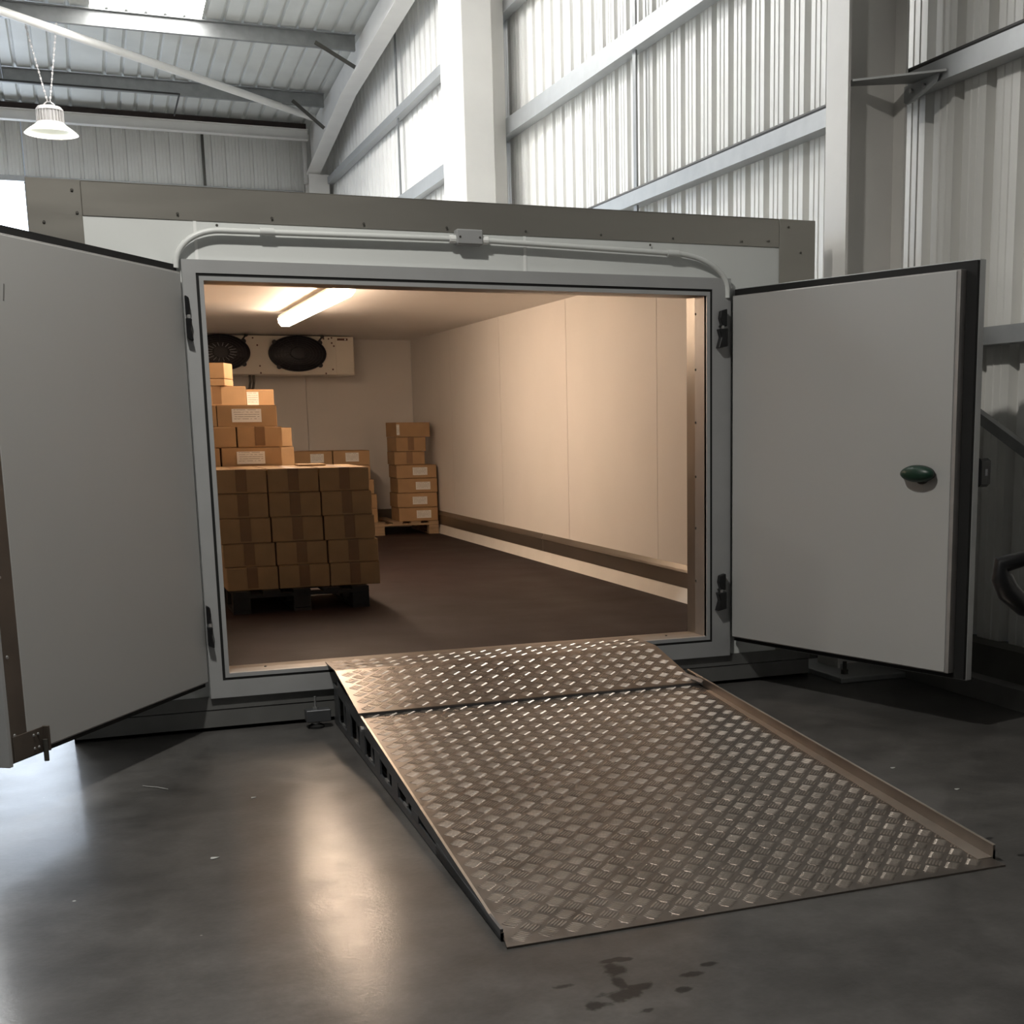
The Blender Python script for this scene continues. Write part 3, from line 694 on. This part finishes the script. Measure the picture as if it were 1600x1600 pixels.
# cartons further back that catch the tube light
for z, h, lab in ((.0,.0,''),):
    zb = PT
    for k in range(5): carton(.66, 3.96, zb, .50, .38, (1.052-PT)/5, 'hidden carton at the back of the rear left stack, %s from the floor' % ORD[k], 'hidden cartons of the rear left stack', tape=False); zb += (1.052-PT)/5
    carton(.71, 3.96, zb, .47, .38, .138, 'brightly lit carton end right of the lowest visible row, rear left stack', G2, tape=False)
    carton(.70, 3.96, zb+.138, .47, .38, .138, 'brightly lit carton end right of the second visible row, rear left stack', G2, tape=False)
    carton(.52, 3.96, zb+.276, .60, .38, .155, 'carton hidden behind the wide labelled carton', G2, tape=False)
carton(.43, 3.98, 1.483, .405, .34, .140, 'brightly lit carton with brown tape near the top of the left stack', G2)
carton(.737, 4.06, 1.483, .20, .26, .120, 'short lit carton with white label beside the taped one', G2, tape=False, lab=(-.092,.004,-.01,.10))
carton(.375, 3.99, 1.623, .24, .24, .05, 'flat lit carton under the topmost carton', G2, tape=False, rz=math.radians(-20))
carton(.375, 3.99, 1.673, .24, .24, .112, 'topmost lit carton of the left stack below the fan', G2, tape=False, rz=math.radians(-20))
carton(.84, 2.50, NEAR_TOP, .17, .22, .012, 'thin flat carton sheet lying on the near stack', G2, tape=False)

# stacks against the rear wall
G3 = 'cartons in the rear right corner'
pallet(1.62, 7.26, 2.832, 8.06, 'pale wooden pallet in the far right corner')
LL = (-.02,.035,.13,.128)
z = PT
sizes = [(2.638,.405,.140,.0),(2.632,.414,.148,-.03),(2.640,.41,.146,.0),(2.634,.415,.135,-.02)]
names = ['lowest labelled carton of the far right corner stack','second labelled carton from the pallet, far right corner stack','third labelled carton from the pallet, far right corner stack','uppermost of the four labelled cartons, far right corner']
for (x, w, h, du), nm in zip(sizes, names):
    carton(x, 7.30, z, w, .36, h-.002, nm, G3, tape=False, lab=(LL[0]+du,.03,LL[2]+du,.108)); z += h
z3 = z
carton(2.575, 7.33, z3, .315, .33, .132, 'plain taped carton on the labelled ones, far corner', G3); z3 += .133
carton(2.595, 7.33, z3, .310, .33, .142, 'taped carton second from top of the far corner stack', G3, rz=math.radians(4)); z3 += .143
carton(2.625, 7.34, z3, .360, .33, .146, 'topmost carton of the far right corner stack', G3, tape=False, lab=(-.175,.02,-.145,.125), rz=math.radians(6))
G4 = 'cartons along the rear wall'
z = PT; hh = (1.098-PT)/5
nm2 = ['bottom','second','third','fourth']
for r in range(5):
    for c, (xa, xb) in enumerate(((1.425,1.795),(1.80,2.165))):
        top = r == 4
        dx = 0 if top else (.055 if c and r < 2 else .03 if c and r < 3 else 0)
        lab = ('labelled carton in back row seen over the near stack, %s' % ('left one' if c == 0 else 'right one')) if top else \
              (('pale carton edge beside the near stack, %s from floor at the rear wall' % nm2[r]) if c and r < 3 else 'hidden carton under the back row at the rear wall, %s layer, %s column' % (ORD[r], ('left','right')[c]))
        g = G4 if top or (c and r < 3) else 'hidden cartons along the rear wall'
        carton((xa+xb)/2+dx, 7.28, z, xb-xa-.004, .36, hh-.001, lab, g, tape=False, lab=((-.03,.03,.10,.115) if c == 0 else (-.06,.035,.07,.122)) if top else None)
    z += hh

# ================================================================== RAMP
rp = thing('loading_ramp', (1.2, -1.5, 0), 'aluminium tread plate ramp leading up to the cold room sill', 'ramp')
DX0, DX1 = .420, 1.966
def dz(y): return .006 + .0764*(y+2.92)
YA, YBt = -2.925, -.60
mb = MB(); T = .006
mb.hexa([(DX0-.012,YA,.0005),(DX1+.012,YA,.0005),(DX1+.0,YA+.11,dz(YA+.11)-T),(DX0,YA+.11,dz(YA+.11)-T),(DX0-.012,YA,dz(YA)),(DX1+.012,YA,dz(YA)),(DX1,YA+.11,dz(YA+.11)),(DX0,YA+.11,dz(YA+.11))])
mb.hexa([(DX0,YA+.11,dz(YA+.11)-T),(DX1,YA+.11,dz(YA+.11)-T),(DX1,YBt,dz(YBt)-T),(DX0,YBt,dz(YBt)-T),(DX0,YA+.11,dz(YA+.11)),(DX1,YA+.11,dz(YA+.11)),(DX1,YBt,dz(YBt)),(DX0,YBt,dz(YBt))])
mb.build('deck', M['deck'], rp)
def treads(x0, x1, y0, y1, zf, px=.0755, py=.0845, name='tread_bars'):
    mb = MB(); s2 = math.sqrt(.5)
    def bar(cx, cy, d, L=.0220, wd=.0034, hh=.0019):
        dx, dy = d; nx, ny = -dy, dx
        P2 = lambda u, v, z: (cx+dx*u+nx*v, cy+dy*u+ny*v, zf(cy+dy*u+ny*v)+z)
        if not all(x0+.003 < q[0] < x1-.003 and y0+.002 < q[1] < y1-.002 for q in (P2(-L,0,0),P2(L,0,0))): return
        # low lens with a flat worn top and steep flanks
        i = len(mb.v); w2, t2 = wd, wd-.0010
        mb.v += [P2(-L,0,.0002),P2(-L*.55,-w2,.0002),P2(L*.55,-w2,.0002),P2(L,0,.0002),P2(L*.55,w2,.0002),P2(-L*.55,w2,.0002),
                 P2(-L*.86,0,hh*.9),P2(-L*.5,-t2,hh),P2(L*.5,-t2,hh),P2(L*.86,0,hh*.9),P2(L*.5,t2,hh),P2(-L*.5,t2,hh)]
        for k in range(6): mb.f.append((i+k,i+(k+1)%6,i+6+(k+1)%6,i+6+k))
        mb.f.append(tuple(i+6+k for k in range(6)))
    ny = int((y1-y0)/py)+2; nx = int((x1-x0)/px)+2
    for iy in range(-1, ny):
        for ix in range(-1, nx):
            for half in (0,1):
                cx = x0+.0035+(ix+.5*half)*px; cy = y0+.0015+(iy+.5*half)*py
                d = (s2, s2) if not half else (s2,-s2); n = (-d[1], d[0])
                for k in (-2,-1,0,1,2): bar(cx+n[0]*k*.0098, cy+n[1]*k*.0098, d)
    return tag(mb.build(name, M['bars'], rp, fix=False), kind='stuff')
treads(DX0, DX1, YA+.005, -.70, dz)
# hinged lip plate: flat on the sill, then sloping down over the deck
LX0, LX1 = .458, 2.010
LZ, LB_, LE = .270, -.225, -.762
def lz(y): return LZ if y > LB_ else LZ - (LZ-.014-dz(LE))*(LB_-y)/(LB_-LE)
mb = MB()
mb.hexa([(LX0,LB_,LZ-.006),(LX1-.01,LB_,LZ-.006),(LX1,.07,LZ-.006),(LX0,.02,LZ-.006),(LX0,LB_,LZ),(LX1-.01,LB_,LZ),(LX1,.07,LZ),(LX0,.02,LZ)])
mb.hexa([(LX0-.004,LE,lz(LE)-.006),(LX1-.04,LE,lz(LE)-.006),(LX1-.01,LB_,LZ-.006),(LX0,LB_,LZ-.006),(LX0-.004,LE,lz(LE)),(LX1-.04,LE,lz(LE)),(LX1-.01,LB_,LZ),(LX0,LB_,LZ)])
mb.build('lip_plate', M['deck'], rp)
treads(LX0+.004, LX1-.035, LE+.005, LB_-.004, lz, name='lip_tread_bars'); treads(LX0+.004, LX1-.012, LB_+.004, .03, lz, name='lip_tread_bars')
# side frames: wedge plate with rail, posts and bottom runner
def side(x, s):
    fr = MB().hexa([(x-.004,YA+.055,.018+dz(YA+.055)-.03),(x+.004,YA+.055,.018+dz(YA+.055)-.03),(x+.004,-.19,dz(-.19)-.062),(x-.004,-.19,dz(-.19)-.062),
        (x-.004,YA+.055,.014+dz(YA+.055)),(x+.004,YA+.055,.014+dz(YA+.055)),(x+.004,-.19,dz(-.19)+.003),(x-.004,-.19,dz(-.19)+.003)]) if s < 0 else \
        MB().hexa([(x-.004,YA+.055,.006),(x+.004,YA+.055,.006),(x+.004,-.62,dz(-.62)-.062),(x-.004,-.62,dz(-.62)-.062),
        (x-.004,YA+.055,.048+dz(YA+.055)-.006),(x+.004,YA+.055,.048+dz(YA+.055)-.006),(x+.004,-.62,dz(-.62)+.036),(x-.004,-.62,dz(-.62)+.036)])
    fr = fr.build('side_rail', M['rail'] if s < 0 else M['deck'], rp)
    fe = MB(); z0, z1 = (.014,.003) if s < 0 else (.042,.036); ye = -.45 if s < 0 else -.62
    zs = lambda y: dz(y) + z0 + (z1-z0)*(y-YA-.055)/(ye-YA-.055)
    fe.hexa([(x-.0042,YA+.054,zs(YA+.055)-.0005),(x+.0042,YA+.054,zs(YA+.055)-.0005),(x+.0042,ye,zs(ye)-.0005),(x-.0042,ye,zs(ye)-.0005),(x-.0042,YA+.054,zs(YA+.055)+.0015),(x+.0042,YA+.054,zs(YA+.055)+.0015),(x+.0042,ye,zs(ye)+.0015),(x-.0042,ye,zs(ye)+.0015)])
    fe.build('bright_edge', M['edge_bright'], fr)
    ox = x + .0016*s
    MB().box(ox-.004, YA+.055, .004, ox+.004, -.06, .034).build('bottom_runner', M['rail'], rp)
    MB().box(x-.004 if s > 0 else x-.0, YA+.30, .003, x+.035, -.06, .008).build('runner_foot', M['rail'], rp)
    # posts between the openings
    MB().hexa([(ox-.004,YA+.055,.004),(ox+.004,YA+.055,.004),(ox+.004,-2.12,.004),(ox-.004,-2.12,.004),(ox-.004,YA+.055,.014),(ox+.004,YA+.055,.014),(ox+.004,-2.12,dz(-2.12)-.02),(ox-.004,-2.12,dz(-2.12)-.02)]).build('toe_plate', M['rail'], rp)
    for y in (-.14,-.46,-.80,-1.13,-1.47,-1.81): MB().box(ox-.004, y-.055, .03, ox+.004, y+.055, dz(y)-.03).build('post', M['rail'], rp)
side(.412, -1); side(1.976, 1)
mb = MB().hexa([(DX1-.045,YA+.06,dz(YA+.06)+.0005),(DX1+.006,YA+.06,dz(YA+.06)+.0005),(DX1+.006,-.86,dz(-.86)+.0005),(DX1-.012,-.86,dz(-.86)+.0005),(DX1-.045,YA+.06,dz(YA+.06)+.003),(DX1+.006,YA+.06,dz(YA+.06)+.003),(DX1+.006,-.86,dz(-.86)+.003),(DX1-.012,-.86,dz(-.86)+.003)])
mb.build('edge_angle', M['edge_bright'], rp)
for y in (-.30,-.63,-.965,-1.30,-1.64,-1.97): MB().box(.416, y-.022, .012, 1.972, y+.022, max(.05, dz(y)-.012)-.0).build('cross_member', M['rail'], rp)
for y in (-.30,-.63,-.965,-1.30,-1.64): MB().box(.4075, y-.030, .034, .4155, y+.030, .042).build('weld_tab', M['zinc'], rp)
for x in (.396,1.984): MB().lathe([(.011,0),(.011,.012)], (x,-.84,dz(-.84)-.028), axis='x', n=6).build('hinge_bolt', M['zinc'], rp)
MB().tube([(.41,-.755,dz(-.755)+.004),(1.975,-.755,dz(-.755)+.004)], .006, 8).build('hinge_rod', M['rail'], rp)
MB().tube([(1.945,-.64,.200),(1.975,-.79,.186)], .012, 8).build('hinge_end', M['zinc'], rp)
# the ramp stands slightly skewed: it drifts sideways towards the sill
for o in rp.children_recursive:
    if o.name.startswith('lip'): continue
    for v in o.data.vertices:
        X, Y = v.co.x+1.2, v.co.y-1.5
        v.co.x += .0231*(Y+2.92)*(1-.74*(X-.416)/1.56)
for x, s in ((.335,1),(1.985,1)):       # levelling feet
    lg = MB().box(x, -.155, .030, x+.108, -.095, .084).build('lug', M['rail'], rp, bevel=.003)
    MB().tube([(x+.045,-.125,.012),(x+.045,-.125,.142)], .0055, 8).build('threaded_rod', M['zinc'], lg)
    MB().lathe([(.012,.084),(.012,.094)], (x+.045,-.125,0), n=6).build('nut', M['zinc'], lg)
    MB().lathe([(.036,0),(.036,.010),(.022,.018)], (x+.045,-.125,0), n=20).build('rubber_foot', M['black'], lg)
    MB().lathe([(.017,.018),(.017,.026)], (x+.045,-.125,0), n=16).build('washer', M['zinc'], lg)

# ================================================================== PALLET TRUCK (only its handle reaches into view) AND SCRAPS
pt = thing('hand_pallet_truck', (2.80, -2.45, 0), 'black loop handle of a pallet truck at the right edge', 'pallet truck')
R_ = Vector((.924,-.383,0)); U_ = Vector((0,0,1)); Cc = Vector((2.517,-2.413,.776)); k = .00218
lp = [(-74,30,15),(-40,39,12),(0,42,12),(40,39,12),(74,30,15),(72,10,17),(62,-12,18),(36,-36,16),(0,-48,14),(-36,-36,16),(-62,-12,18),(-72,10,17)]
MB().tube([Cc + R_*(u*k) + U_*(v*k) for u,v,r in lp], [r*k for u,v,r in lp], 14, closed=True).build('handle_loop', M['black_gloss'], pt, smooth=True)
MB().tube([Cc+R_*.0+U_*-.10, Vector((2.62,-2.42,.45)), Vector((2.78,-2.45,.13))], .02, 12).build('tiller', M['black_gloss'], pt, smooth=True)
MB().box(2.66,-2.60,.07,2.95,-2.40,.20).build('pump_housing', M['darkmetal'], pt, bevel=.01)
for dy in (-.08,.08): MB().lathe([(.08,-.025),(.08,.025)], (2.76,-2.47+dy,.08), axis='y', n=24).build('wheel', M['black'], pt)
for dx in (0,.36): MB().box(2.62+dx,-3.75,.06,2.76+dx,-2.60,.10).build('fork', M['darkmetal'], pt, bevel=.006)
for dx in (.07,.43): MB().lathe([(.038,-.04),(.038,.04)], (2.62+dx,-3.65,.038), axis='x', n=16).build('fork_roller', M['black'], pt)
o = MB().tube([(-.385,-.855,.003),(-.36,-.885,.004),(-.335,-.90,.003),(-.315,-.93,.004),(-.30,-.945,.003)], .0016, 6).build('string_scrap', M['paper']); tag(o, 'short pale scrap of string on the floor by the left door', 'scrap')
for x, y, s, lab in ((-.216,-1.849,.016,'pale paper chip on the floor, middle left'),(-.02,-1.19,.011,'tiny pale chip on the floor before the cold room'),(2.318,-1.805,.012,'tiny pale chip on the floor right of the ramp'),(2.36,-2.16,.012,'tiny pale chip near the foot of the ramp')):
    mb = MB(); mb.prism([(x+s*r*math.cos(a),y+s*r*.7*math.sin(a)) for a, r in ((.2,1),(1.2,.7),(2.1,1.1),(3.3,.8),(4.2,1.2),(5.4,.7))], 'z', .0005, .0022)
    tag(mb.build('paper_scrap', M['paper']), lab, 'scrap', 'paper chips on the floor')
